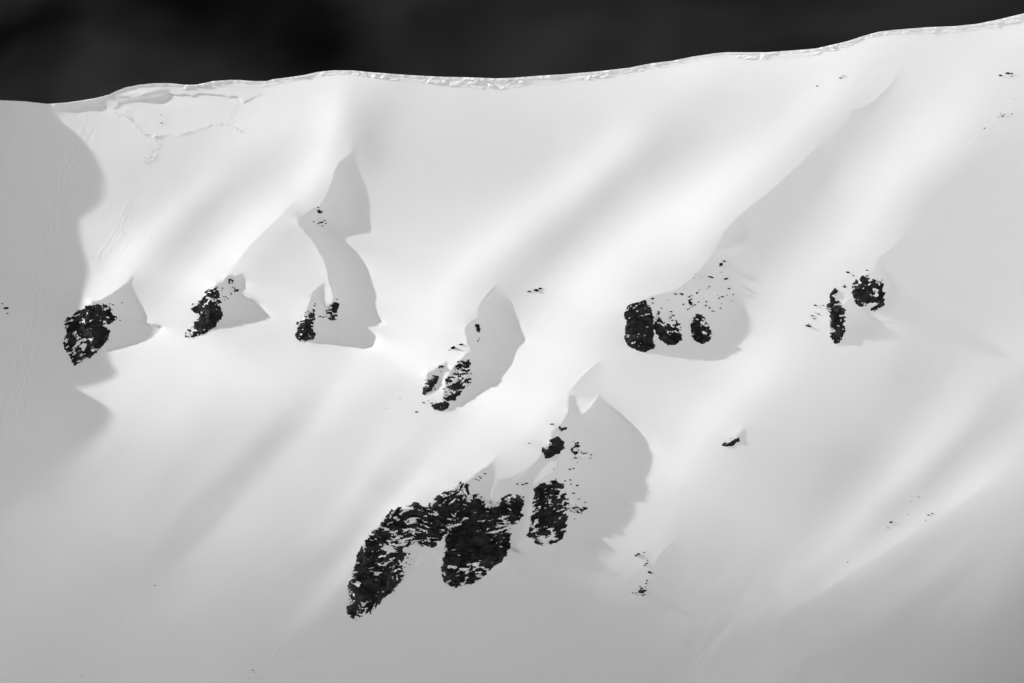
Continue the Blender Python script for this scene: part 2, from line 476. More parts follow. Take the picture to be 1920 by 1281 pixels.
def snow_nodes(nt, b):
    b.inputs['Roughness'].default_value = .85
    b.inputs['Specular IOR Level'].default_value = .12
    g = node(nt, 'ShaderNodeNewGeometry')
    n1 = node(nt, 'ShaderNodeTexNoise', Scale=.05, Detail=5.0, Roughness=.6)
    n2 = node(nt, 'ShaderNodeTexNoise', Scale=.9, Detail=5.0, Roughness=.6)
    nt.links.new(g.outputs['Position'], n1.inputs['Vector'])
    nt.links.new(g.outputs['Position'], n2.inputs['Vector'])
    mr = node(nt, 'ShaderNodeMapRange')
    mr.inputs['To Min'].default_value = .905
    mr.inputs['To Max'].default_value = .935
    nt.links.new(n1.outputs['Fac'], mr.inputs['Value'])
    cb = node(nt, 'ShaderNodeCombineColor')
    for i in range(3):
        nt.links.new(mr.outputs[0], cb.inputs[i])
    nt.links.new(cb.outputs[0], b.inputs['Base Color'])
    bp = node(nt, 'ShaderNodeBump', Strength=.3, Distance=.09)
    nt.links.new(n2.outputs['Fac'], bp.inputs['Height'])
    nt.links.new(bp.outputs[0], b.inputs['Normal'])
SNOW = material('snow', snow_nodes)

def rock_nodes(nt, b):
    b.inputs['Roughness'].default_value = .8
    b.inputs['Specular IOR Level'].default_value = .15
    g = node(nt, 'ShaderNodeNewGeometry')
    n1 = node(nt, 'ShaderNodeTexNoise', Scale=.7, Detail=6.0, Roughness=.65)
    nt.links.new(g.outputs['Position'], n1.inputs['Vector'])
    mr = node(nt, 'ShaderNodeMapRange')
    mr.inputs['From Min'].default_value = .3
    mr.inputs['From Max'].default_value = .72
    mr.inputs['To Min'].default_value = .004
    mr.inputs['To Max'].default_value = .042
    n3 = node(nt, 'ShaderNodeTexNoise', Scale=.16, Detail=3.0, Roughness=.5)
    nt.links.new(g.outputs['Position'], n3.inputs['Vector'])
    av = node(nt, 'ShaderNodeMath', operation='MULTIPLY_ADD')
    nt.links.new(n1.outputs['Fac'], av.inputs[0])
    av.inputs[1].default_value = .55
    hv = node(nt, 'ShaderNodeMath', operation='MULTIPLY')
    nt.links.new(n3.outputs['Fac'], hv.inputs[0])
    hv.inputs[1].default_value = .5
    nt.links.new(hv.outputs[0], av.inputs[2])
    nt.links.new(av.outputs[0], mr.inputs['Value'])
    # every bed of the rock has its own tone
    at = node(nt, 'ShaderNodeAttribute', attribute_name='bed')
    bm_ = node(nt, 'ShaderNodeMapRange')
    bm_.inputs['From Min'].default_value = .15
    bm_.inputs['From Max'].default_value = .8
    bm_.inputs['To Min'].default_value = .25
    bm_.inputs['To Max'].default_value = 1.4
    nt.links.new(at.outputs['Fac'], bm_.inputs['Value'])
    tm = node(nt, 'ShaderNodeMath', operation='MULTIPLY')
    nt.links.new(mr.outputs[0], tm.inputs[0])
    nt.links.new(bm_.outputs[0], tm.inputs[1])
    cb = node(nt, 'ShaderNodeCombineColor')
    for i in range(3):
        nt.links.new(tm.outputs[0], cb.inputs[i])
    nt.links.new(cb.outputs[0], b.inputs['Base Color'])
    bp = node(nt, 'ShaderNodeBump', Strength=.6, Distance=.3)
    nt.links.new(n1.outputs['Fac'], bp.inputs['Height'])
    nt.links.new(bp.outputs[0], b.inputs['Normal'])
ROCK = material('dark_rock', rock_nodes)

def valley_nodes(nt, b):
    # bounce snow above, floor darkened in patches to cut fill on the lower face
    snow_nodes(nt, b)
    g = node(nt, 'ShaderNodeNewGeometry')
    sx = node(nt, 'ShaderNodeSeparateXYZ')
    nt.links.new(g.outputs['Position'], sx.inputs[0])
    n1 = node(nt, 'ShaderNodeTexNoise', Scale=.004, Detail=4.0)
    n2 = node(nt, 'ShaderNodeTexNoise', Scale=.03, Detail=3.0)
    nt.links.new(g.outputs['Position'], n1.inputs['Vector'])
    nt.links.new(g.outputs['Position'], n2.inputs['Vector'])
    ma = node(nt, 'ShaderNodeMath', operation='MULTIPLY_ADD')
    nt.links.new(n1.outputs['Fac'], ma.inputs[0])
    ma.inputs[1].default_value = -220.0
    nt.links.new(sx.outputs['Z'], ma.inputs[2])
    dark_low = node(nt, 'ShaderNodeMapRange')
    dark_low.inputs['From Min'].default_value = DARK_BELOW - 40
    dark_low.inputs['From Max'].default_value = DARK_BELOW + 40
    dark_low.inputs['To Min'].default_value = 1.0
    dark_low.inputs['To Max'].default_value = 0.0
    nt.links.new(ma.outputs[0], dark_low.inputs['Value'])
    gap = node(nt, 'ShaderNodeMapRange')
    gap.inputs['From Min'].default_value = .62
    gap.inputs['From Max'].default_value = .68
    gap.inputs['To Min'].default_value = 1.0
    gap.inputs['To Max'].default_value = 0.2
    nt.links.new(n2.outputs['Fac'], gap.inputs['Value'])
    mm = node(nt, 'ShaderNodeMath', operation='MULTIPLY')
    nt.links.new(dark_low.outputs[0], mm.inputs[0])
    nt.links.new(gap.outputs[0], mm.inputs[1])
    mx = node(nt, 'ShaderNodeMix', data_type='RGBA')
    nt.links.new(mm.outputs[0], mx.inputs['Factor'])
    nt.links.new(b.inputs['Base Color'].links[0].from_socket, mx.inputs[6])
    mx.inputs[7].default_value = (.06, .06, .06, 1)
    nt.links.new(mx.outputs[2], b.inputs['Base Color'])
DARK_BELOW = -330.0  # below this height the bowl is darkened to lower the fill
VALLEY = material('bounce_snow_dark_floor', valley_nodes)

# ------------------------------------------------------------------ mesh helpers
def link(name, me, parent=None):
    o = bpy.data.objects.new(name, me)
    sc.collection.objects.link(o)
    if parent:
        o.parent = parent
    return o

def fast_mesh(name, verts, quads, mat, smooth=True):
    me = bpy.data.meshes.new(name)
    verts = np.ascontiguousarray(verts, np.float32).reshape(-1, 3)
    quads = np.ascontiguousarray(quads, np.int32)
    k = quads.shape[1]
    me.vertices.add(len(verts))
    me.vertices.foreach_set('co', verts.ravel())
    me.loops.add(quads.size)
    me.loops.foreach_set('vertex_index', quads.ravel())
    me.polygons.add(len(quads))
    me.polygons.foreach_set('loop_start', np.arange(0, quads.size, k, dtype=np.int32))
    me.polygons.foreach_set('use_smooth', np.full(len(quads), smooth))
    me.update(calc_edges=True)
    me.materials.append(mat)
    return me

def grid_quads(r, c):
    i = np.arange(r * c).reshape(r, c)
    return np.stack([i[:-1, :-1], i[1:, :-1], i[1:, 1:], i[:-1, 1:]], -1).reshape(-1, 4)

def tag(o, label=None, cat=None, group=None, kind=None):
    for k, v in (('label', label), ('category', cat), ('group', group), ('kind', kind)):
        if v:
            o[k] = v
    return o

# ------------------------------------------------------------------ the snow face
DETAIL = []          # functions (u, v) -> extra depth in px, added to the mesh
def face_depth(u, v):
    d = depth0(u, v)
    for f in DETAIL:
        d = d + f(u, v)
    return d

def build_face():
    us = np.r_[np.linspace(-640, -60, 60)[:-1], np.linspace(-60, 330, 360)[:-1], np.linspace(330, 1980, 860), np.linspace(1980, 2560, 60)[1:]]
    t = np.r_[np.linspace(0, .03, 24)[:-1], np.linspace(.03, 1, 600)]
    tb = np.linspace(0, 1, 26)[1:]
    uu, tt = np.meshgrid(us, t)
    vv = ridge_v(uu) + tt * (1300 - ridge_v(uu))
    d = face_depth(uu, vv)
    up = world(uu, vv, d)
    # below the frame the slope runs on down to the valley
    ub, bb = np.meshgrid(us, tb)
    vb = 1300 + bb * 260
    low = world(ub, vb, face_depth(ub, vb))
    # over the crest the snow falls away to the far side
    ru = us
    rv = ridge_v(us)
    dr = face_depth(ru, rv)
    back = []
    for dd, dv in ((400, 420), (200, 150), (80, 40), (30, 10), (10, 1.6), (4, .3)):
        back.append(world(ru, rv + dv, dr + dd))
    ud, dd_ = np.meshgrid(us, np.linspace(0, 1, 14)[1:])
    deep = world(ud, 1560 + dd_ * 900, face_depth(ud, 1560 + 0 * ud) - .75 * dd_ * 900)
    rows = np.concatenate([np.array(back), up, low, deep], 0)
    o = link('snow_slope', fast_mesh('snow_slope', rows, grid_quads(*rows.shape[:2]), SNOW))
    tag(o, kind='structure')

# ------------------------------------------------------------------ the spur out of the frame that shades the left of the face
SHADE_EDGE = [(60,150),(96,196),(105,210),(112,224),(128,240),(146,252),(163,272),(178,290),(187,308),(193,325),(196,345),(194,365),(188,380),(172,395),(150,411),(149,425),(153,455),(160,480),(167,505),(160,540),(150,585),(165,625),(203,660),(207,676),(219,699),(212,709),(190,718),(162,725),(134,733),(160,744),(184,752),(200,762),(210,776),(205,795),(190,815),(150,852),(90,905),(20,960),(-60,1010)]
def build_spur():
    e = np.array(SHADE_EDGE, float)
    # resample
    seg = np.r_[0, np.cumsum(np.hypot(*np.diff(e, axis=0).T))]
    s = np.linspace(0, seg[-1], 260)
    eu, ev = np.interp(s, seg, e[:, 0]), np.interp(s, seg, e[:, 1])
    pe = world(eu, ev, face_depth(eu, ev)) @ RT3           # camera frame, metres
    xc = -290.0 - 16 * np.linspace(0, 1, len(s))
    t = np.maximum((pe[:, 0] - xc) / TRAVEL[0], 10)
    crest = pe - t[:, None] * TRAVEL[None, :]
    rows = []
    for off, drop in ((-110, 110), (-50, 48), (-22, 17), (-8, 3.5), (-2, .5), (0, 0), (2, 1.2), (6, 8), (12, 24), (20, 50)):
        rows.append((crest + np.array([off, drop, -off * .45 if off > 0 else 0.0])) @ RT3.T)
    rows = np.array(rows)
    o = link('shading_spur', fast_mesh('shading_spur', rows, grid_quads(*rows.shape[:2]), ROCK))  # dark surface given to the spur to dim the face's left edge
    tag(o, kind='structure')

# ------------------------------------------------------------------ unseen snow bowl added to bounce sun back onto the shaded face
def build_bowl():
    N = 96
    fr = np.array([0, .2, .35, .48, .6, .7, .8, .9, 1.0, 1.12])
    v = []
    for i in range(N):
        ph = 2 * math.pi * i / N
        ca, sa = math.cos(ph), math.sin(ph)
        back = max(0, -ca)
        rr = 1250 + 1500 * min(1, max(0, (-ca - .2) * 2)) - 300 * max(0, sa)
        hh = 200 + 1300 * max(0, sa) + 900 * back
        hh = min(hh, 1500)
        if sa < -.1:
            hh = min(hh, 380)
        if ca > .75:
            hh = 150
        for r in fr:
            t = max(0, (r - .35) / .65)
            wob = 1 + .12 * math.sin(5 * ph + 1.3) * t + .06 * math.sin(13 * ph) * t
            v.append((sa * rr * r, -900 + ca * rr * r, -520 + hh * wob * t ** 1.3))
    n = len(fr)
    i = np.arange(N * n).reshape(N, n)
    i = np.concatenate([i, i[:1]], 0)
    q = np.stack([i[:-1, :-1], i[1:, :-1], i[1:, 1:], i[:-1, 1:]], -1).reshape(-1, 4)
    o = link('bounce_bowl', fast_mesh('bounce_bowl', np.array(v), q, VALLEY))
    tag(o, kind='structure')

def blocker_nodes(nt, b):
    b.inputs['Roughness'].default_value = 1.0
    b.inputs['Specular IOR Level'].default_value = 0.0
    g = node(nt, 'ShaderNodeNewGeometry')
    n1 = node(nt, 'ShaderNodeTexNoise', Scale=.12, Detail=5.0, Roughness=.7)
    nt.links.new(g.outputs['Position'], n1.inputs['Vector'])
    mr = node(nt, 'ShaderNodeMapRange')
    mr.inputs['From Min'].default_value = .35
    mr.inputs['From Max'].default_value = .75
    mr.inputs['To Min'].default_value = .03
    mr.inputs['To Max'].default_value = .14
    nt.links.new(n1.outputs['Fac'], mr.inputs['Value'])
    cb = node(nt, 'ShaderNodeCombineColor')
    for i in range(3):
        nt.links.new(mr.outputs[0], cb.inputs[i])
    nt.links.new(cb.outputs[0], b.inputs['Base Color'])
BLOCKER = material('dark_blocker', blocker_nodes)  # kept dark so the added hills throw little light back

def build_hills():
    """unseen dark hills added around the frame to cut fill on the lower face"""
    for (x0, y0, z0), (x1, y1, z1), w, s in HILLS:
        t = np.linspace(0, 1, 40)[:, None]
        cx, cy, cz = x0 + (x1 - x0) * t, y0 + (y1 - y0) * t, z0 + (z1 - z0) * t
        o = np.linspace(-1, 1, 21)[None, :]
        dx, dy = (y1 - y0), -(x1 - x0)
        ln = math.hypot(dx, dy)
        prof = np.cos(o * math.pi / 2) ** .8
        X, Y = cx + o * w * dx / ln, cy + o * w * dy / ln
        Z = -560 + (cz + 560) * prof + 12 * fbm(X / 40, Y / 40)
        me = fast_mesh('fill_blocking_hill', np.stack([X, Y, Z], -1), grid_quads(40, 21), BLOCKER)
        tag(link('fill_blocking_hill', me), kind='structure')
HILLS = [((355, -60, -48), (430, -900, -70), 140, 1), ((-385, -170, -105), (-450, -900, -100), 160, 1), ((-420, -430, -240), (420, -430, -240), 150, 1)]  # added out of view to keep bounced light off the lower face

# ------------------------------------------------------------------ fine relief of the snow: slab scar, slide tracks, wind texture
CROWN = [(210,208),(220,200),(222,193),(247,188),(263,182),(283,180),(297,177),(313,174),(333,178),(347,176),(360,180),(373,176),(390,176),(407,178),(427,181),(447,182),(457,192),(477,182),(490,177),(503,175)]
TOE = [(213,210),(233,215),(243,224),(253,233),(267,247),(283,253),(300,255),(320,253),(350,247),(380,239),(400,232),(423,231),(437,237),(453,242),(470,237)]
TRACKS = [  # centre line, half widths, strength, streak length
 ([(180,210),(155,260),(128,330),(106,400),(86,480),(72,560),(56,650),(28,760),(0,860)], [24,20,16,13,14,18,24,30,36], 1.5),
 ([(258,366),(238,398),(224,430),(202,460),(182,490),(166,525),(150,562)], [14,12,13,15,15,13,10], .85),
 ([(400,292),(352,350),(312,395),(272,435),(237,465),(200,505)], [4,5,6,8,10,8], .7),
 ([(300,258),(296,275),(288,293),(272,312)], [6,8,8,10], .8),
 ([(330,258),(300,320),(283,345)], [5,5,4], .5),
]
def in_box(pts, pad, u, v):
    xs = [p[0] for p in pts]
    ys = [p[1] for p in pts]
    return np.nonzero((u > min(xs) - pad) & (u < max(xs) + pad) & (v > min(ys) - pad) & (v < max(ys) + pad))

def jag(pts, amp, step, seed):
    """finer, uneven version of a polyline"""
    rng = random.Random(seed)
    out = []
    for (a, b), (c, d) in zip(pts[:-1], pts[1:]):
        n = max(1, int(math.dist((a, b), (c, d)) / step))
        for i in range(n):
            t = i / n
            out.append((a + (c - a) * t + rng.uniform(-amp, amp), b + (d - b) * t + rng.uniform(-amp, amp)))
    return out + [pts[-1]]
CROWN_J = jag(CROWN, 1.1, 5, 3)
SLAB = CROWN_J + [(523, 195)] + TOE[::-1]

def slab_detail(u, v):
    o = np.zeros(u.shape)
    b = in_box(SLAB, 6, u, v)
    if not len(b[0]):
        return o
    uu, vv = u[b], v[b]
    d, _, _ = seg_dist(CROWN_J, uu, vv)
    ins = inside(SLAB, uu, vv)
    dt, _, _ = seg_dist(TOE, uu, vv)
    r = np.where(ins, 2.2 * np.exp(-d / 30) * np.clip(d / 1.2, 0, 1) * np.clip((505 - uu) / 60, 0, 1) * np.clip(dt / 14, 0, 1), 0)
    r = r - 0.8 * np.exp(-(dt / 4.5) ** 2) * np.clip(.3 + 3.2 * fbm(uu / 7, vv / 5), 0, 1.4) * np.clip((480 - uu) / 140, .2, 1)
    r = r + np.where(ins, .35 * fbm(uu / 14, vv / 14, 3) * np.clip(d / 8, 0, 1), 0)
    o[b] = r
    return o

def track_detail(u, v):
    o = np.zeros(u.shape)
    for pts, hw, k in TRACKS:
        b = in_box(pts, 60, u, v)
        if not len(b[0]):
            continue
        uu, vv = u[b], v[b]
        d, s, pos = seg_dist(pts, uu, vv)
        w = np.interp(pos, np.linspace(0, 1, len(hw)), hw)
        x = d * s
        m = np.clip((w * (1 + .5 * fbm(pos * 40, x * 0 + 3.1, 2)) - d) / 3.5, 0, 1) * np.clip(pos * 8, 0, 1) * np.clip((1 - pos) * 8, 0, 1)
        ln = sum(math.dist(pts[i], pts[i + 1]) for i in range(len(pts) - 1))
        streak = fbm((x + 16 * fbm(uu / 34, vv / 34, 3)) / 4.5 + 50, pos * ln / 28, 2, .6)
        lump = fbm(uu / 6, vv / 6, 3, .7)
        o[b] += 1.1 * k * m * (.75 * streak + 1.1 * lump * (.35 + .9 * np.clip(fbm(uu / 25 + 9, vv / 25), 0, 1)))
    return o

def wind_detail(u, v):
    # very faint drift grain lying along the flutes, stronger on the right shoulder and below the crest
    a = (u * -.70 + v * .714)
    c = (u * .714 + v * .70)
    k = .17 + .18 * np.exp(-(((u - 1850) / 160) ** 2 + ((v - 300) / 170) ** 2)) + .15 * np.exp(-(((u - 1650) / 90) ** 2 + ((v - 150) / 90) ** 2))
    return k * fbm(c / 7 + 3 * fbm(u / 60, v / 60, 2), a / 34, 3) + .5 * fbm(u / 70, v / 70, 3)
# short wind fins and scour lines beside the rocks: (points, width, height towards the viewer)
FINS = [
 ([(1124,676),(1100,697),(1078,716)], 2.2, .8), ([(1108,766),(1116,752),(1126,735)], 3.0, 1.6), ([(1088,788),(1096,776),(1110,764)], 2.5, 1.2),
 ([(928,535),(912,552),(898,572)], 2.5, .9), ([(935,545),(915,565),(902,576)], 2.2, .7), ([(881,560),(884,572),(893,584)], 2.2, .6),
 ([(600,470),(611,490),(617,519)], 2.0, .6), ([(618,530),(626,546),(628,560)], 3.2, 1.6), ([(604,505),(610,512),(616,522)], 2.0, .7),
 ([(1292,538),(1294,546),(1296,554)], 2.6, 1.2), ([(1277,530),(1279,540),(1281,549)], 2.4, .9),
 ([(436,512),(432,520),(431,527)], 2.4, .9), ([(446,514),(443,524),(441,534)], 2.4, 1.0),
 ([(189,561),(194,566),(196,572)], 2.0, .9), ([(1640,508),(1626,512),(1612,520)], 2.4, .8), ([(1592,561),(1583,566),(1577,570)], 2.2, 1.0), ([(1633,582),(1631,590),(1628,597)], 2.2, .9),
 ([(1160,630),(1172,646),(1188,656)], 3.0, -.9), ([(1170,640),(1182,652),(1200,663)], 4.0, .9), ([(1290,668),(1292,684),(1294,700)], 2.2, .35),

 ([(815,765),(812,780),(808,795)], 2.2, .4), ([(1556,620),(1560,636),(1568,646)], 3.0, .8), ([(1634,622),(1622,631),(1612,638)], 2.0, .6),
 ([(1655,175),(1630,195),(1604,206)], 3.5, .5), ([(1590,196),(1594,206),(1590,218)], 4, .7),
 ([(1724,48),(1712,70),(1730,80)], 4, .5), ([(1545,262),(1500,305),(1455,350)], 2.5, .35), ([(1485,332),(1440,365),(1415,380)], 2.4, .4),
 ([(958,1030),(940,1055),(915,1085)], 3, .7), ([(795,1020),(775,1060),(745,1105)], 3, .8), ([(1395,800),(1385,808),(1375,815)], 2.2, .8),
 ([(640,302),(628,322),(620,350)], 3, .5), ([(608,372),(600,384),(596,392)], 2.4, .9), ([(40,202),(100,197),(150,196)], 3, -.5), ([(215,178),(240,178),(262,172)], 2.5, .8),
]
def fin_detail(u, v):
    o = np.zeros(u.shape)
    for pts, w, h in FINS:
        h = h * .45
        b = in_box(pts, 4 * w, u, v)
        if len(b[0]):
            d, _, pos = seg_dist(pts, u[b], v[b])
            o[b] -= h * np.exp(-(d / w) ** 2) * np.clip(pos * 4 + .1, 0, 1) * np.clip((1 - pos) * 4 + .1, 0, 1)
    return o
DETAIL += [slab_detail, track_detail, wind_detail, fin_detail]

# lumps of broken slab along the toe of the scar and below it
def build_debris():
    rng = random.Random(5)
    spots = []
    line = jag(TOE, 1.5, 2.0, 8)
    for (x, y) in line:
        if rng.random() < .6:
            big = 1.0 if x < 310 else .62
            spots.append((x + rng.gauss(0, 1.6), y + abs(rng.gauss(0, 2.2)), rng.uniform(.8, 2.6) * big))
    for _ in range(70):
        t = rng.random()
        spots.append((297 - 22 * t + rng.gauss(0, 6), 258 + 52 * t + rng.gauss(0, 4), rng.uniform(.6, 1.6)))
    for _ in range(70):
        t = rng.random()
        spots.append((255 - 95 * t + rng.gauss(0, 8), 372 + 170 * t + rng.gauss(0, 8), rng.uniform(.5, 1.3)))
    for _ in range(40):
        t = rng.random()
        spots.append((380 - 170 * t + rng.gauss(0, 4), 318 + 180 * t + rng.gauss(0, 4), rng.uniform(.5, 1.1)))
    V, Q = [], []
    c8 = np.array([(x, y, z) for x in (-1, 1) for y in (-1, 1) for z in (-1, 1)], float)
    f6 = np.array([(0, 1, 3, 2), (4, 6, 7, 5), (0, 4, 5, 1), (2, 3, 7, 6), (0, 2, 6, 4), (1, 5, 7, 3)])
    us = np.array([s[0] for s in spots])
    vs = np.array([s[1] for s in spots])
    P = world(us, vs, face_depth(us, vs))
    nr = np.random.RandomState(2)
    for i, (p, s) in enumerate(zip(P, spots)):
        r = Matrix.Rotation(rng.uniform(0, 6), 3, Vector((rng.gauss(0, 1), rng.gauss(0, 1), rng.gauss(0, 1))).normalized())
        pts = c8 * (1 + nr.uniform(-.35, .2, c8.shape)) * s[2] * PX * .62 * np.array((1.2, .9, .8))
        V.append(pts @ np.array(r).T + p)
        Q.append(f6 + 8 * i)
    o = link('avalanche_debris', fast_mesh('avalanche_debris', np.concatenate(V), np.concatenate(Q), SNOW, False))
    tag(o, 'scattered small snow blocks along the lower edge of the slab scar', 'debris', kind='stuff')

# ------------------------------------------------------------------ the cornice
CH = [(-60,2),(200,2.5),(300,5),(340,8),(372,12),(400,14),(470,16),(505,12),(560,9),(620,8),(680,8),(720,11),(800,15),(860,17),(930,19),(1030,20),(1060,15),(1120,15),(1180,10),(1250,11),(1300,10),(1345,9),(1370,12),(1430,14),(1500,14),(1540,11),(1590,9),(1650,6),(1690,8),(1720,12),(1800,13),(1860,12),(1980,14)]
def build_cornice():
    us = np.arange(196, 1985, .9)
    n = len(us)
    H = np.interp(us, *zip(*CH)) * (1 + .35 * fbm(us / 23, us * 0 + 5.5, 3))
    t = np.r_[np.linspace(0, .25, 10)[:-1], np.linspace(.25, 1, 30)]
    uu, tt = np.meshgrid(us, t)
    rv = ridge_v(uu)
    vv = rv + tt * H
    base = face_depth(uu, vv)
    big = np.clip(.5 + 1.6 * fbm(us / 60 + 7, us * 0 + 1.7, 2), 0, 1)            # where the lip hangs far out
    lip = (.10 + .20 * big) * H * (1 - .75 * np.clip(.5 + 2.2 * fbm(us / 11, us * 0 + 8.8, 3), 0, 1))
    edge = .30 + .22 * fbm(us / 9 + 3, us * 0 + 4.4, 3)
    hang = np.clip((edge - tt) / .10, 0, 1)
    # blocks broken off the lip and lodged below it
    cell = fbm(uu / 9 + .5 * vv / 9, vv / 5.5 + 60, 3, .55)
    lump = np.clip(cell * 3.2 + .1, 0, 1) * np.clip((1.0 - tt) / .18, 0, 1) * np.clip(tt / .12, 0, 1)
    gate = np.clip(.62 + 3.0 * fbm(us / 75 + 2, us * 0 + 11.3, 3), .06, 1)          # smooth stretches between the broken ones
    off = -(lip * hang) - .27 * H * lump * (.4 + .8 * big) * gate - .35 * np.clip((1 - tt) * 2.5, 0, 1)
    off += .8 * gate * fbm(uu / 5.5, vv / 4 + 20, 3, .5) * np.clip(tt * 6, 0, 1) * np.clip(H / 12, .2, 1) * np.clip((1 - tt) * 6, 0, 1)
    off += .30 * np.clip((tt - .6) / .4, 0, 1)
    # the smooth top of the lip: rolls over from behind the crest
    back = [world(us, rv[0] + 6, base[0] + 26), world(us, rv[0] + .8, base[0] + 8), world(us, rv[0] - .5, base[0] + 2.5)]
    lipv = vv - .8 * (1 - np.clip(tt * 6, 0, 1))
    body_rows = world(uu, lipv, base + off - .3)
    rows = np.concatenate([np.array(back), body_rows], 0)
    o = link('snow_cornice', fast_mesh('snow_cornice', rows, grid_quads(*rows.shape[:2]), SNOW))
    tag(o, 'broken white snow cornice hanging along the ridge crest against the dark sky', 'cornice')

# ------------------------------------------------------------------ rock outcrops
def make_outcrop(poly, label, snow=.3, blobs=(), bulge=None, tilt=12, layer=7.0, strata=.6, fray=2.2, seed=0, step=.85, group=None, name='rock_outcrop'):
    xs = [p[0] for p in poly]
    ys = [p[1] for p in poly]
    size = min(max(xs) - min(xs), max(ys) - min(ys))
    if bulge is None:
        bulge = min(5.0, .09 * size + .6)
    pad = 6
    u = np.arange(min(xs) - pad, max(xs) + pad, step)
    v = np.arange(min(ys) - pad, max(ys) + pad, step)
    uu, vv = np.meshgrid(u, v)
    d, _, _ = seg_dist(poly, uu, vv, closed=True)
    sd = np.where(inside(poly, uu, vv), d, -d)
    so = seed * 13.7
    sd = sd + fray * (1.7 * fbm(uu / 4.5 + so, vv / 4.0 + so, 3, .6) + 1.0 * fbm(uu / 12 + so, vv / 9 - so, 2))
    mu, mv = float(np.mean(xs)), float(np.mean(ys))
    ang = np.radians(tilt + min(55, size * .6) * fbm(uu / 75 + so, vv / 75 - so, 2))          # the beds bend through the rock
    x = (uu - mu) * np.cos(ang) - (vv - mv) * np.sin(ang) + mu
    y = (uu - mu) * np.sin(ang) + (vv - mv) * np.cos(ang) + mv
    # layered ledges: each stands out, undercut below, with a shelf on top
    wx = x + 10 * fbm(uu / 30 - so, vv / 30, 2)
    wy = y + 7 * fbm(wx / 40 + so, y / 26, 3) + 2.2 * fbm(wx / 9, y / 8 + so, 3)
    ph = wy / layer
    fr = ph - np.floor(ph)
    ledge = np.clip(fr / .4, 0, 1) - .55 * fr
    # angular blocks: every cell of a jittered lattice is a tilted plane of its own
    cx, cy = wx / 9.0, wy / 6.0
    ix, iy = np.floor(cx).astype(int), np.floor(cy).astype(int)
    bd = np.full(uu.shape, 9.0)
    b2 = np.full(uu.shape, 9.0)
    blocks = np.zeros(uu.shape)
    bed = np.zeros(uu.shape)
    for oy in (-1, 0, 1):
        for ox in (-1, 0, 1):
            jx, jy = ix + ox + seed * 7, iy + oy + seed * 3
            h1, h2, h3, h4, h5 = (_LAT[(jy * k1 + 31) & 255, (jx * k2 + 17) & 255] for k1, k2 in ((1, 1), (3, 5), (5, 3), (7, 11), (11, 7)))
            ex, ey = cx - (ix + ox + h1), cy - (iy + oy + h2)
            d2 = np.hypot(ex, ey)
            near = d2 < bd
            b2 = np.where(near, bd, np.minimum(b2, d2))
            bd = np.where(near, d2, bd)
            bed = np.where(near, h4 * .6 + h5 * .4, bed)
            blocks = np.where(near, (h3 - .5) + (h4 - .5) * .9 * ex + (h5 - .35) * .9 * ey, blocks)
    crack = np.clip(1 - (b2 - bd) / .10, 0, 1)
    blocks = blocks - .35 * crack
    chunk = fbm(uu / 22 + so, vv / 26 - so, 2)
    sd = sd + min(1.0, size / 85) * 4.4 * (blocks + .05)
    prof = 1 - np.exp(-np.clip(sd + .35, 0, None) / (2.0 + .12 * size))
    lift = np.where(sd > -.35, bulge * prof, sd + .35) + np.clip(sd / 3, 0, 1) * (1.2 * ledge * strata + 2.3 * blocks + .4 * bulge * chunk)
    depth = face_depth(uu, vv)
    # snow lodged on the shelves and in the breaks
    sk = wx + .8 * (wy - y) + 9 * fbm(uu / 26 + 5 + so, vv / 22, 2)
    gs = min(1.4, max(.8, size / 75))
    grain = .95 * fbm(sk / (9.5 * gs) + 77 + so, wy / (3.7 * gs) + so, 4, .58) + .35 * fbm(uu / 8 - so, vv / 7 + 3, 3)
    fine = fbm(uu / 2.2 + so, vv / 1.9 - so, 2)
    shelf = np.clip(1 - fr / .45, 0, 1)
    N = .385 - .22 * strata * (shelf - .28) + 1.0 * grain + .26 * fine + .22 * blocks + .16 * crack
    dens = np.full(uu.shape, float(snow))
    for bu, bv, br, bd in blobs:
        dens += bd * np.exp(-((uu - bu) ** 2 + (vv - bv) ** 2) / br ** 2)
    top = np.exp(-np.clip(sd, 0, None) / 3.0)
    gv = np.gradient(sd, axis=0)
    dens += .30 * top * np.clip(gv * 2, 0, 1)            # a little more snow along the upper rim
    wet = N < dens
    q = grid_quads(*uu.shape)
    speckle = snow > .5
    keep = (sd > 0) & (blur(wet.astype(float), .9) < .6) if speckle else (sd > -2.6) & ~((blur(wet.astype(float), .8) > .55) & (sd < 3.5))
    if speckle:
        lift = .5 + .8 * np.clip(sd / 3, 0, 1) + 1.2 * blocks
        wet[:] = False
    fk = keep.ravel()[q].all(1)
    P = world(uu, vv, depth - lift).reshape(-1, 3)
    q = q[fk]
    use = np.unique(q)
    m = np.full(len(P), -1)
    m[use] = np.arange(len(use))
    foot = world(float(np.mean(xs)), float(max(ys)), float(face_depth(np.array([np.mean(xs)]), np.array([max(ys)]))[0]))
    root = bpy.data.objects.new(name, None)
    sc.collection.objects.link(root)
    root.location = foot
    tag(root, label, 'rock outcrop', group)
    rf = link('rock_face', fast_mesh('rock_face', P[use] - foot, m[q], ROCK), root)
    at = rf.data.attributes.new('bed', 'FLOAT', 'POINT')
    at.data.foreach_set('value', np.clip(bed * (1 - .7 * crack) + .5 * chunk, 0, 1).ravel()[use].astype(np.float32))
    if speckle or size < 24:
        rf['kind'] = 'stuff'            # a scatter of specks, too small to pick apart
    # snow patches as a thin cover of their own
    w = blur(wet.astype(float), .55) > .5
    ws = w.ravel()[q].sum(1) >= 3
    ws &= (sd.ravel()[q] > -.4).all(1)
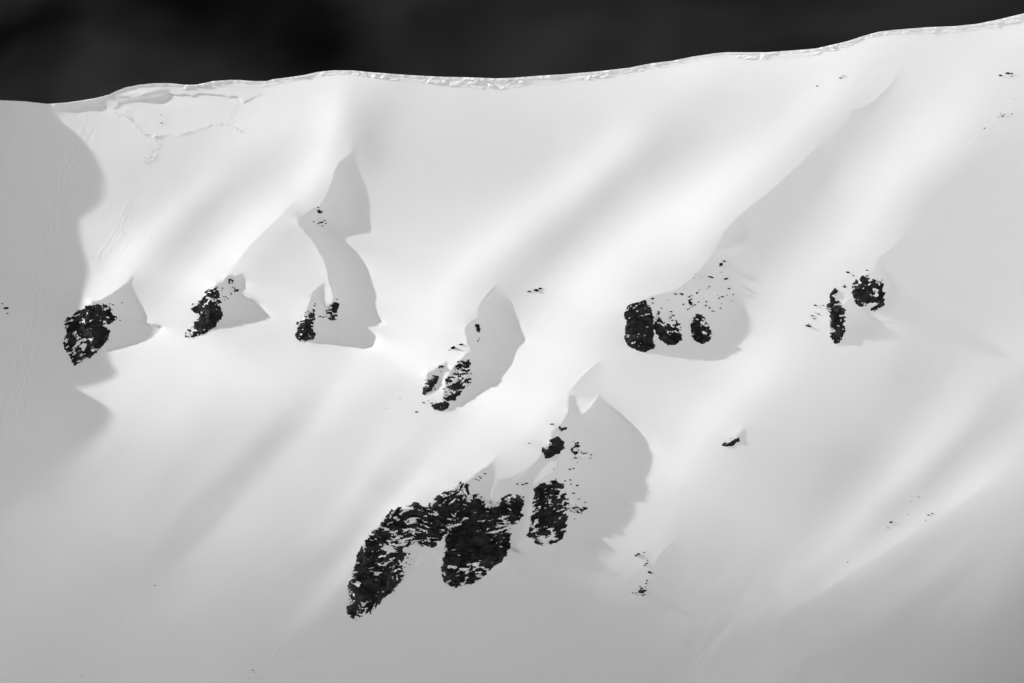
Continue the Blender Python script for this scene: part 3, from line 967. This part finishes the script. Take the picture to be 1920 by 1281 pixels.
    if ws.any():
        qs = q[ws]
        soft = blur(w.astype(float), 1.0)
        Ps = world(uu, vv, depth - lift - .10 - .55 * soft).reshape(-1, 3)
        use = np.unique(qs)
        m[:] = -1
        m[use] = np.arange(len(use))
        sp = link('snow_patches', fast_mesh('snow_patches', Ps[use] - foot, m[qs], SNOW), root)
        sp['kind'] = 'stuff'
    return root

OUTCROPS = [
 ([(123.7,595.5),(141.5,584),(167,572),(180,570),(191,572),(200.5,568),(210,580.5),(222,592),(219,599),(208,605),(202,612),(206,620),(203,635),(198,646),(185.5,659),(170.5,669.5),(155.5,678),(139.6,684),(135,676),(129,668),(121,654.5),(120,642),(124.6,623.6),(122,607)],
  'broad black rock outcrop with speckled snow, leftmost of the row of crags', dict(snow=.23, strata=.35, blobs=[(165,583,15,-.3),(187,577,9,-.12),(192,640,16,-.3),(127,645,10,-.15),(150,640,16,.06),(134,592,7,.2),(152,660,12,.05),(175,610,9,-.1)], layer=8)),
 ([(404.5,536.4),(408,539),(411.5,550.4),(414.3,568.7),(417,587),(411.5,602.4),(400,615),(386,623.5),(372,630.5),(355,636),(345.5,630.5),(348,622),(362,613.6),(363.7,605),(375,591),(366.5,585.5),(358,580),(362,572),(372,568.7),(375,557.4),(379,546),(392,539)],
  'curved black rock outcrop shaped like a hook, second crag from the left', dict(snow=.17, strata=.3, blobs=[(380,560,13,.2),(352,627,9,.2),(408,560,7,.2),(400,600,14,-.12),(396,543,8,.15)])),
 ([(577.5,579),(588.4,582.6),(591.3,597),(587,616.5),(592,623.7),(587,636),(571.5,642),(562,639.5),(553.3,628.6),(558,621),(557,607),(566.6,590)],
  'narrow black rock outcrop below the curling snow lip, left one of a pair', dict(snow=.22, strata=.4, blobs=[(565,592,10,.2),(575,612,8,-.25),(590,622,6,.25),(575,633,8,-.1)])),
 ([(620,567),(630.7,564.5),(635,570.5),(632,582.6),(630.7,604),(621,604),(615,596),(610,580),(615,575)],
  'small black rock outcrop under the curling snow lip, right one of a pair', dict(snow=.3, strata=.4, blobs=[(617,577,5,.25),(628,570,5,-.2)])),
 ([(875,673.4),(883,672),(884.8,685),(886.4,694.8),(883,717.7),(875,726),(862,739),(852,750.5),(840.5,753.8),(830.7,747),(842,737.4),(837,727.5),(835.6,717.7),(835.6,709.5),(847,701),(852,686.6),(860,676.7)],
  'tall snow-streaked rock outcrop in the centre with a long shadow to its right', dict(snow=.36, strata=.7, layer=6, blobs=[(860,700,14,.12),(845,715,9,.1),(868,735,13,-.3),(878,680,8,-.15),(845,747,9,-.2)])),
 ([(811,703),(822.5,705.4),(819,716),(810,734),(799.5,740.7),(792,738),(793,724),(801,714.4),(789.7,712),(803,709.5)],
  'small black crag just left of the tall snow-streaked central outcrop', dict(snow=.18, strata=.4, blobs=[(796,722,6,.2)])),
 ([(812.6,755.4),(835.6,752),(843,757),(840.5,765),(827.4,771.8),(816,768.5),(807.7,761)],
  'low rounded black rock at the foot of the tall central outcrop', dict(snow=.06, strata=.3)),
 ([(889.7,608),(897,605.4),(901,617.7),(898.7,624),(893.8,619)],
  'little dark rock knob on the snow crest above the central outcrop', dict(snow=.25, strata=.3, fray=1.6)),
 ([(877,643),(885,641),(899,645),(899,650),(891,656),(878,652)],
  'faint rock speckles showing through snow above the central outcrop', dict(snow=.6, strata=.5, fray=1.6)),
 ([(1177.5,571),(1198,567),(1210,562.7),(1220.4,580),(1225.6,593.6),(1225.6,621),(1224,635),(1229,648.6),(1224,654.6),(1215,656),(1213.5,660.6),(1205,661.5),(1191,657),(1181,649.5),(1172,641.7),(1172,621),(1175,609),(1171.5,597),(1171.5,581.6)],
  'smooth black block of rock, left lobe of the twin crag right of centre', dict(snow=.05, strata=.3, layer=11, blobs=[(1190,577,10,.2),(1202,570,8,.1),(1190,640,12,.14),(1210,640,8,.1),(1180,600,8,.05)], bulge=5)),
 ([(1227,592.8),(1236,588),(1246,596),(1258,590),(1268,592),(1274,600),(1277,612.5),(1278.8,628),(1275.4,641.7),(1263.3,648.6),(1251,647.7),(1239,638),(1230.7,627),(1226.4,612.5)],
  'dark rock with snow-covered top, right lobe of the twin crag right of centre', dict(snow=.22, strata=.4, tilt=-28, blobs=[(1262,600,16,.4),(1246,598,10,.25),(1260,642,16,-.25),(1236,618,12,-.15),(1272,620,8,.05)])),
 ([(1304.6,588.5),(1314.9,590),(1323.5,600.5),(1328.6,612.5),(1335.5,624.6),(1333.8,635.7),(1323.5,641.7),(1316.6,645),(1304.6,641),(1296,630.6),(1295,612.5),(1299.4,597)],
  'egg-shaped dark boulder crag standing right of the twin-lobed crag', dict(snow=.17, strata=.3, blobs=[(1318,608,7,.25),(1325,628,7,.15),(1318,614,4,-.3),(1306,610,7,-.15)])),
 ([(1289,554),(1297.7,553),(1297.7,562.7),(1304.6,569.6),(1299.4,576.5),(1292.5,582.5),(1287.4,580),(1292.5,571.3)],
  'thin string of dark rock just above the egg-shaped boulder crag', dict(snow=.34, strata=.4, fray=2.4)),
 ([(1618,516.5),(1628.7,514.6),(1632.7,523),(1643,526),(1654,523),(1656.6,531),(1652.6,540.4),(1658,547),(1660,559),(1656.6,573.6),(1646,581),(1631.4,584),(1635.4,575),(1643,568),(1631.4,567),(1623.4,573.6),(1616.8,575),(1606,569.6),(1599.5,556.4),(1599.5,548.4),(1595.5,536.4),(1608.8,521.8)],
  'shaggy dark rock outcrop with snow pockets, farthest right of the crags', dict(snow=.19, strata=.15, blobs=[(1644,550,8,.4),(1606,533,9,.2),(1650,530,9,.2),(1655,565,9,-.25),(1612,555,10,-.15),(1622,523,7,-.15)], fray=3.0)),
 ([(1565,541),(1571.7,547),(1566.4,555),(1572.3,564.3),(1579.6,571),(1584.3,581.6),(1587,600),(1581,608),(1585,617.4),(1579.6,630.7),(1574.3,642.6),(1565,644.6),(1562.4,637.3),(1557,633.3),(1557,617.4),(1555.7,598.8),(1557,588),(1550.4,581.6),(1550.4,571),(1557,559),(1558.4,548.4)],
  'slender upright dark rock pillar left of the shaggy far-right outcrop', dict(snow=.17, strata=.2, blobs=[(1569,560,7,.25),(1562,618,6,.25),(1553,578,6,.2),(1566,600,9,-.2),(1577,575,5,.15)], fray=2.6)),
 ([(648.8,1152.5),(652.5,1117.5),(653.8,1097.5),(665,1062.5),(670,1040),(685,1012.5),(700,995),(720,977.5),(730,957.5),(742.5,951),(772.5,950),(776,940),(795,949),(812.5,940),(820,929),(837.5,921),(855,912.5),(865,905),(880,910),(887.5,920),(880,930),(865,937.5),(855,957.5),(845,987.5),(835,1000),(825,1015),(812.5,1027.5),(795,1024),(780,1020),(768,1024),(752,1030),(764,1038),(757.5,1052.5),(757.5,1080),(745,1100),(720,1122.5),(700,1145),(677.5,1157.5),(665,1162.5)],
  'long arched black cliff with layered ledges, largest and lowest of the crags', dict(snow=.24, strata=.85, layer=8, tilt=10, blobs=[(690,1108,30,-.3),(735,1030,13,.4),(733,1016,8,.2),(700,1070,16,.12),(735,1065,14,.1),(675,1150,14,.16),(690,1040,15,-.15),(825,955,20,.06),(810,1018,12,-.2),(860,920,12,.15),(790,985,20,.06),(722,1095,16,-.1)], bulge=5, seed=3)),
 ([(857.5,942.5),(872.5,934),(892.5,926),(909,937.5),(912.5,947.5),(920,940),(930,947.5),(940,935),(955,925),(970,927.5),(982.5,932.5),(977.5,952.5),(981,967.5),(967.5,977.5),(957.5,987.5),(955,1015),(958.8,1027.5),(940,1052.5),(925,1060),(910,1077.5),(890,1090),(870,1100),(847.5,1100),(832.5,1090),(825,1077.5),(831,1052.5),(835,1025),(835,1000),(847.5,980),(852.5,960)],
  'massive black rock tower with a snowy right side, beside the arched cliff', dict(snow=.2, strata=.85, layer=8, tilt=9, blobs=[(880,1020,30,-.35),(890,985,20,-.2),(885,953,14,-.15),(942,990,20,.24),(962,945,16,.22),(885,1062,22,.22),(850,1062,12,.12),(880,937,10,.25),(855,985,10,.22),(858,1090,14,-.12),(935,1040,14,-.3),(905,1072,12,.1)], bulge=5.5, seed=5)),
 ([(1012.5,906),(1030,904),(1045,897.5),(1057.5,910),(1062.5,930),(1077.5,935),(1100,952.5),(1085,960),(1065,957.5),(1062.5,980),(1058.8,1005),(1045,1016),(1015,1025),(997.5,1012.5),(988.8,1005),(995,987.5),(995,962.5),(1002.5,935),(1002.5,917.5)],
  'snow-plastered dark rock tower standing right of the massive black tower', dict(snow=.27, strata=.7, layer=6, tilt=4, blobs=[(1032,972,17,-.3),(1075,945,16,.22),(1048,925,12,.18),(1012,920,8,-.15),(1030,938,8,.2),(1020,1008,18,.08),(1052,990,10,-.1)], seed=7)),
 ([(1033,822),(1047,817.7),(1056.5,825.5),(1059.6,838),(1047,850.4),(1031.5,860),(1022,858),(1016,845.8),(1017.5,839.5),(1031.5,831.7)],
  'compact black crag high on the crest above the snow-plastered tower', dict(snow=.16, strata=.7, layer=6, tilt=14, seed=2)),
 ([(1047,800),(1056,798),(1066,797),(1061,805),(1052,808),(1046,812)],
  'tiny black rock tip at the top of the crest above the compact crag', dict(snow=.22, strata=.6, fray=1.8)),
 ([(1069,813),(1078,812),(1087,822),(1090,840),(1104,846),(1116,858),(1096,863),(1074,868),(1064,864.5),(1072,852),(1068,841),(1077,835),(1072,824)],
  'patchy rock rubble half under snow right of the compact crag', dict(snow=.56, strata=.5, fray=3.0, blobs=[(1083,833,7,-.25)], seed=9)),
 ([(1354,834),(1361,827),(1371,821),(1377,817),(1384,820),(1388,827),(1380,830),(1373,838),(1362,837)],
  'small lone slanting rock rib on the open snow below right', dict(snow=.10, strata=.5, tilt=32, fray=1.8, seed=4)),
 ([(1185,1114),(1192,1104),(1200,1096),(1209,1098),(1213,1105),(1210,1114),(1200,1118),(1190,1117)],
  'small speckled rock knob, lowest on the slope right of the large cliffs', dict(snow=.28, strata=.4, fray=2.4, seed=6)),
 ([(428,524),(434,521),(438,526),(436,531),(430,532)],
  'little rock knob on the fluted snow right of the hook-shaped crag, upper one', dict(snow=.25, strata=.3, fray=1.6)),
 ([(434,536),(441,534),(448,539),(447,546),(440,547),(437,541)],
  'little rock knob on the fluted snow right of the hook-shaped crag, lower one', dict(snow=.3, strata=.3, fray=1.8)),
 ([(594,394),(600,391),(606,395),(604,400),(597,400)],
  'small dark rock in the hollow of the uppermost shadow', dict(snow=.2, strata=.3, fray=1.4)),
 ([(1579,536),(1584,530),(1588,534),(1586,539),(1580,539)],
  'dark rock tuft between the upright pillar and the shaggy outcrop', dict(snow=.25, strata=.3, fray=1.8)),
]
def build_outcrops():
    for i, (poly, label, kw) in enumerate(OUTCROPS):
        kw = dict(kw)
        kw.setdefault('seed', 11 + i)
        make_outcrop(poly, label, **kw)

# ------------------------------------------------------------------ loose stones showing through the snow
STONES = [
 ('@ of three dark stones in shaded snow at the left edge', 'stones at the left edge', [(12,578,9),(5,570,4),(14,588,3)]),
 ('@ of the tiny stones beside the broad leftmost outcrop', 'stones by the leftmost crag', [(228,568,3),(212,572,4),(206,570,4),(225,601,3)]),
 ('@ of the tiny stones in the uppermost shadow hollow', 'stones in the upper shadow', [(597,389,4),(588,416,4),(597,420,5),(604,417,5),(609,414,4),(605,424,4),(611,419,3),(600,418,4)]),
 ('@ of the tiny stones around the paired crags below the curling lip', 'stones by the paired crags', [(591,570,4),(589,574,4),(600,594,4),(606,595,4),(611,594,4),(631,562,4)]),
 ('@ of the tiny stones shaded right of the hook-shaped crag', 'stones by the hook-shaped crag', [(417,541,4),(416,545,3),(419,556,3),(423,557,4),(427,560,3),(433,550,3),(434,552,3),(421,563,3)]),
 ('@ of three dark stones in a row on open snow', 'three stones in a row', [(993,547,6),(1006,544,9),(1013,541,6)]),
 ('@ of the small stones around the tall central outcrop', 'stones around the central crag', [(850,653,9),(865,647,5),(843,657,3),(829,688,8),(823,690,3),(826,697,3),(795,756,5),(803,752,3),(809,756,4),(781,773,6),(815,730,4),(814,728,3),(832,730,4),(836,735,4),(896,640,4),(899,635,3)]),
 ('@ of the stones strewn high above the egg-shaped boulder', 'stones high above the egg-shaped boulder', [(1351, 496.6, 9), (1358.6, 490, 5), (1352.6, 510.7, 3), (1334.6, 520, 9), (1330, 519, 4), (1361, 523, 6), (1367, 542, 5), (1303.7, 514.6, 2), (1326, 541, 3), (1330, 537.5, 3), (1306.6, 549.3, 4), (1266.8, 552, 6), (1278.8, 551.6, 7), (1312, 544, 2), (1375, 552.8, 3), (1301, 521, 2), (1316, 521, 2)]),
 ('@ of the stones strewn close above the egg-shaped boulder', 'stones close above the egg-shaped boulder', [(1355, 556.7, 5), (1345, 553.6, 3), (1348, 560, 3), (1363, 554, 3), (1324.8, 566, 4), (1323.5, 573, 4), (1320, 559, 2), (1330, 577.8, 5), (1335.5, 583.7, 4), (1339, 584, 3), (1351, 578, 3), (1373, 565, 2), (1353.5, 569.6, 2), (1309.7, 567, 4), (1281.4, 571, 3)]),
 ('@ of the tiny stones on the twin-lobed crag snow cap', 'stones on the twin crag cap', [(1223.8,560,5),(1223.8,568,4),(1235,585,5),(1258,584.7,5),(1253,562.7,2),(1217,573,3),(1262,592,4),(1240,578,3)]),
 ('@ of the small stones around the slender upright pillar', 'stones by the upright pillar', [(1589.6,511,5),(1600,517,3),(1529,573,5),(1543,573,4),(1523,592,5),(1535,589,5),(1527,598,4),(1530,587.5,3),(1516.6,612,9),(1516,608,3),(1626,507,4),(1598,540,3)]),
 ('@ of four tiny stones on sunlit snow below the cornice', 'stones high below the cornice', [(1531.7,161.7,5),(1576,146.7,4),(1581.7,143,3),(1586.7,143,2)]),
 ('@ of the small stones near the upper right corner', 'stones at the upper right', [(1876,141.7,5),(1890,138,7),(1896.7,138,5),(1896.7,144,3),(1876,213,3),(1880,218,5),(1883,215,3),(1872,220,3),(1897,214,3),(1890,220,2),(1846,241,3),(1864,235,2),(1902,186,2)]),
 ('@ of the tiny stones on snow among the large lower cliffs', 'stones among the lower cliffs', [(992.7,831.7,3),(1035,795.7,6),(1038,879,2),(970,908,4),(980,909,4),(986.7,907,4),(900,894,4),(893,899,4),(898,900.7,3),(909,888,4),(901.7,897,3),(1068,880,4),(1075,879,4),(981.7,932,5),(766.7,1039,4),(768,1059,3),(761.7,1055.7,4),(771.7,1049,2),(765,1046,4),(1058,842,3)]),
 ('@ of the stones fanned right of the snow-plastered tower', 'stones right of the plastered tower', [(1097,942.5,4),(1086,936,4),(1097,953.5,6),(1081.5,911,5),(1069,900,4),(1070.5,908,3),(1076.8,961,3),(1077.7,973,3),(1062.7,973.8,4),(1060,902,4),(1075,925,4),(1090,962,4),(1082,868,3),(1100,850,3),(1108,853,4)]),
 ('@ of the sparse tiny stones on wide snow at lower right', 'stones at the lower right', [(1670,980,5),(1748,963,4),(1741,966,3),(1735,976,2),(1708,941,2),(1722,932,2),(1702,965,2),(1589,1054,2),(1665,990,2)]),
 ('@ of the tiny stones on dim snow at bottom left', 'stones along the bottom left', [(290,1098,4),(626,1161,3),(563,1182,2),(545,1202,2),(525,1219,3),(518,1226,3),(510,1211,2),(489,1242,3),(474,1257,4),(477,1261,3),(467,1272,3),(485,1272,2),(152,1267,4),(227,1167,2),(560,1232,2),(500,1248,2)]),
 ('@ of the stones trailing above the lowest speckled rock knob', 'stones above the lowest knob', [(1193,1041,5),(1197,1039,4),(1208,1036,3),(1212,1057,4),(1214,1052,3),(1209,1060,3),(1218,1073,5),(1221,1075,4),(1213,1089,4),(1186,1112,3),(1212,1094,3)]),
 ('@ of two tiny dark stones inside the avalanche scar', 'stones in the avalanche scar', [(302,215.5,2.5),(303,231,3)]),
 ('@ of three rock flecks on bright snow below left of centre', 'flecks left of centre', [(724,766,2),(750,747,2),(831,763,3)]),
]
def build_stones():
    nr = np.random.RandomState(9)
    meshes = []
    for k in range(7):
        import bmesh
        bm = bmesh.new()
        bmesh.ops.create_icosphere(bm, subdivisions=2, radius=.5)
        off = nr.uniform(0, 50, 3)
        for vt in bm.verts:
            c = vt.co
            n = float(vnoise(np.array(c.x * 3 + off[0] + c.z * 2), np.array(c.y * 3 + off[1] + c.z)))
            c *= 1 + 1.1 * n
            c.z *= .7
            for ax in range(3):                     # knock flats into it
                if c[ax] > .33:
                    c[ax] = .33 + .25 * (c[ax] - .33)
        me = bpy.data.meshes.new('stone')
        bm.to_mesh(me)
        bm.free()
        me.materials.append(ROCK)
        meshes.append(me)
    rng = random.Random(31)
    ORD = 'leftmost second third fourth fifth sixth seventh eighth ninth tenth eleventh twelfth thirteenth fourteenth fifteenth sixteenth seventeenth eighteenth nineteenth twentieth'.split()
    for label, group, spots in STONES:
        spots = sorted(spots)
        for i, (u, v, s) in enumerate(spots):
            o = link('stone', meshes[rng.randrange(7)])
            p = world(u, v, float(face_depth(np.array([u]), np.array([v]))[0]) + .25 * s)
            o.location = p
            k = s * PX * rng.uniform(1.0, 1.3) * (.7 if 'bottom left' in label else 1.0)
            o.scale = (k * rng.uniform(1.0, 1.45), k, k * rng.uniform(.7, 1.0))
            o.rotation_euler = (PITCH + rng.uniform(-.3, .3), rng.uniform(-.5, .1), rng.uniform(-.5, .5))
            where = 'rightmost' if i == len(spots) - 1 else ORD[i] if i == 0 else ORD[i] + ' from left'
            tag(o, label.replace('@', where), 'stone', group)

build_face()
build_spur()
build_bowl()
build_hills()
build_cornice()
build_outcrops()
build_stones()
build_debris()
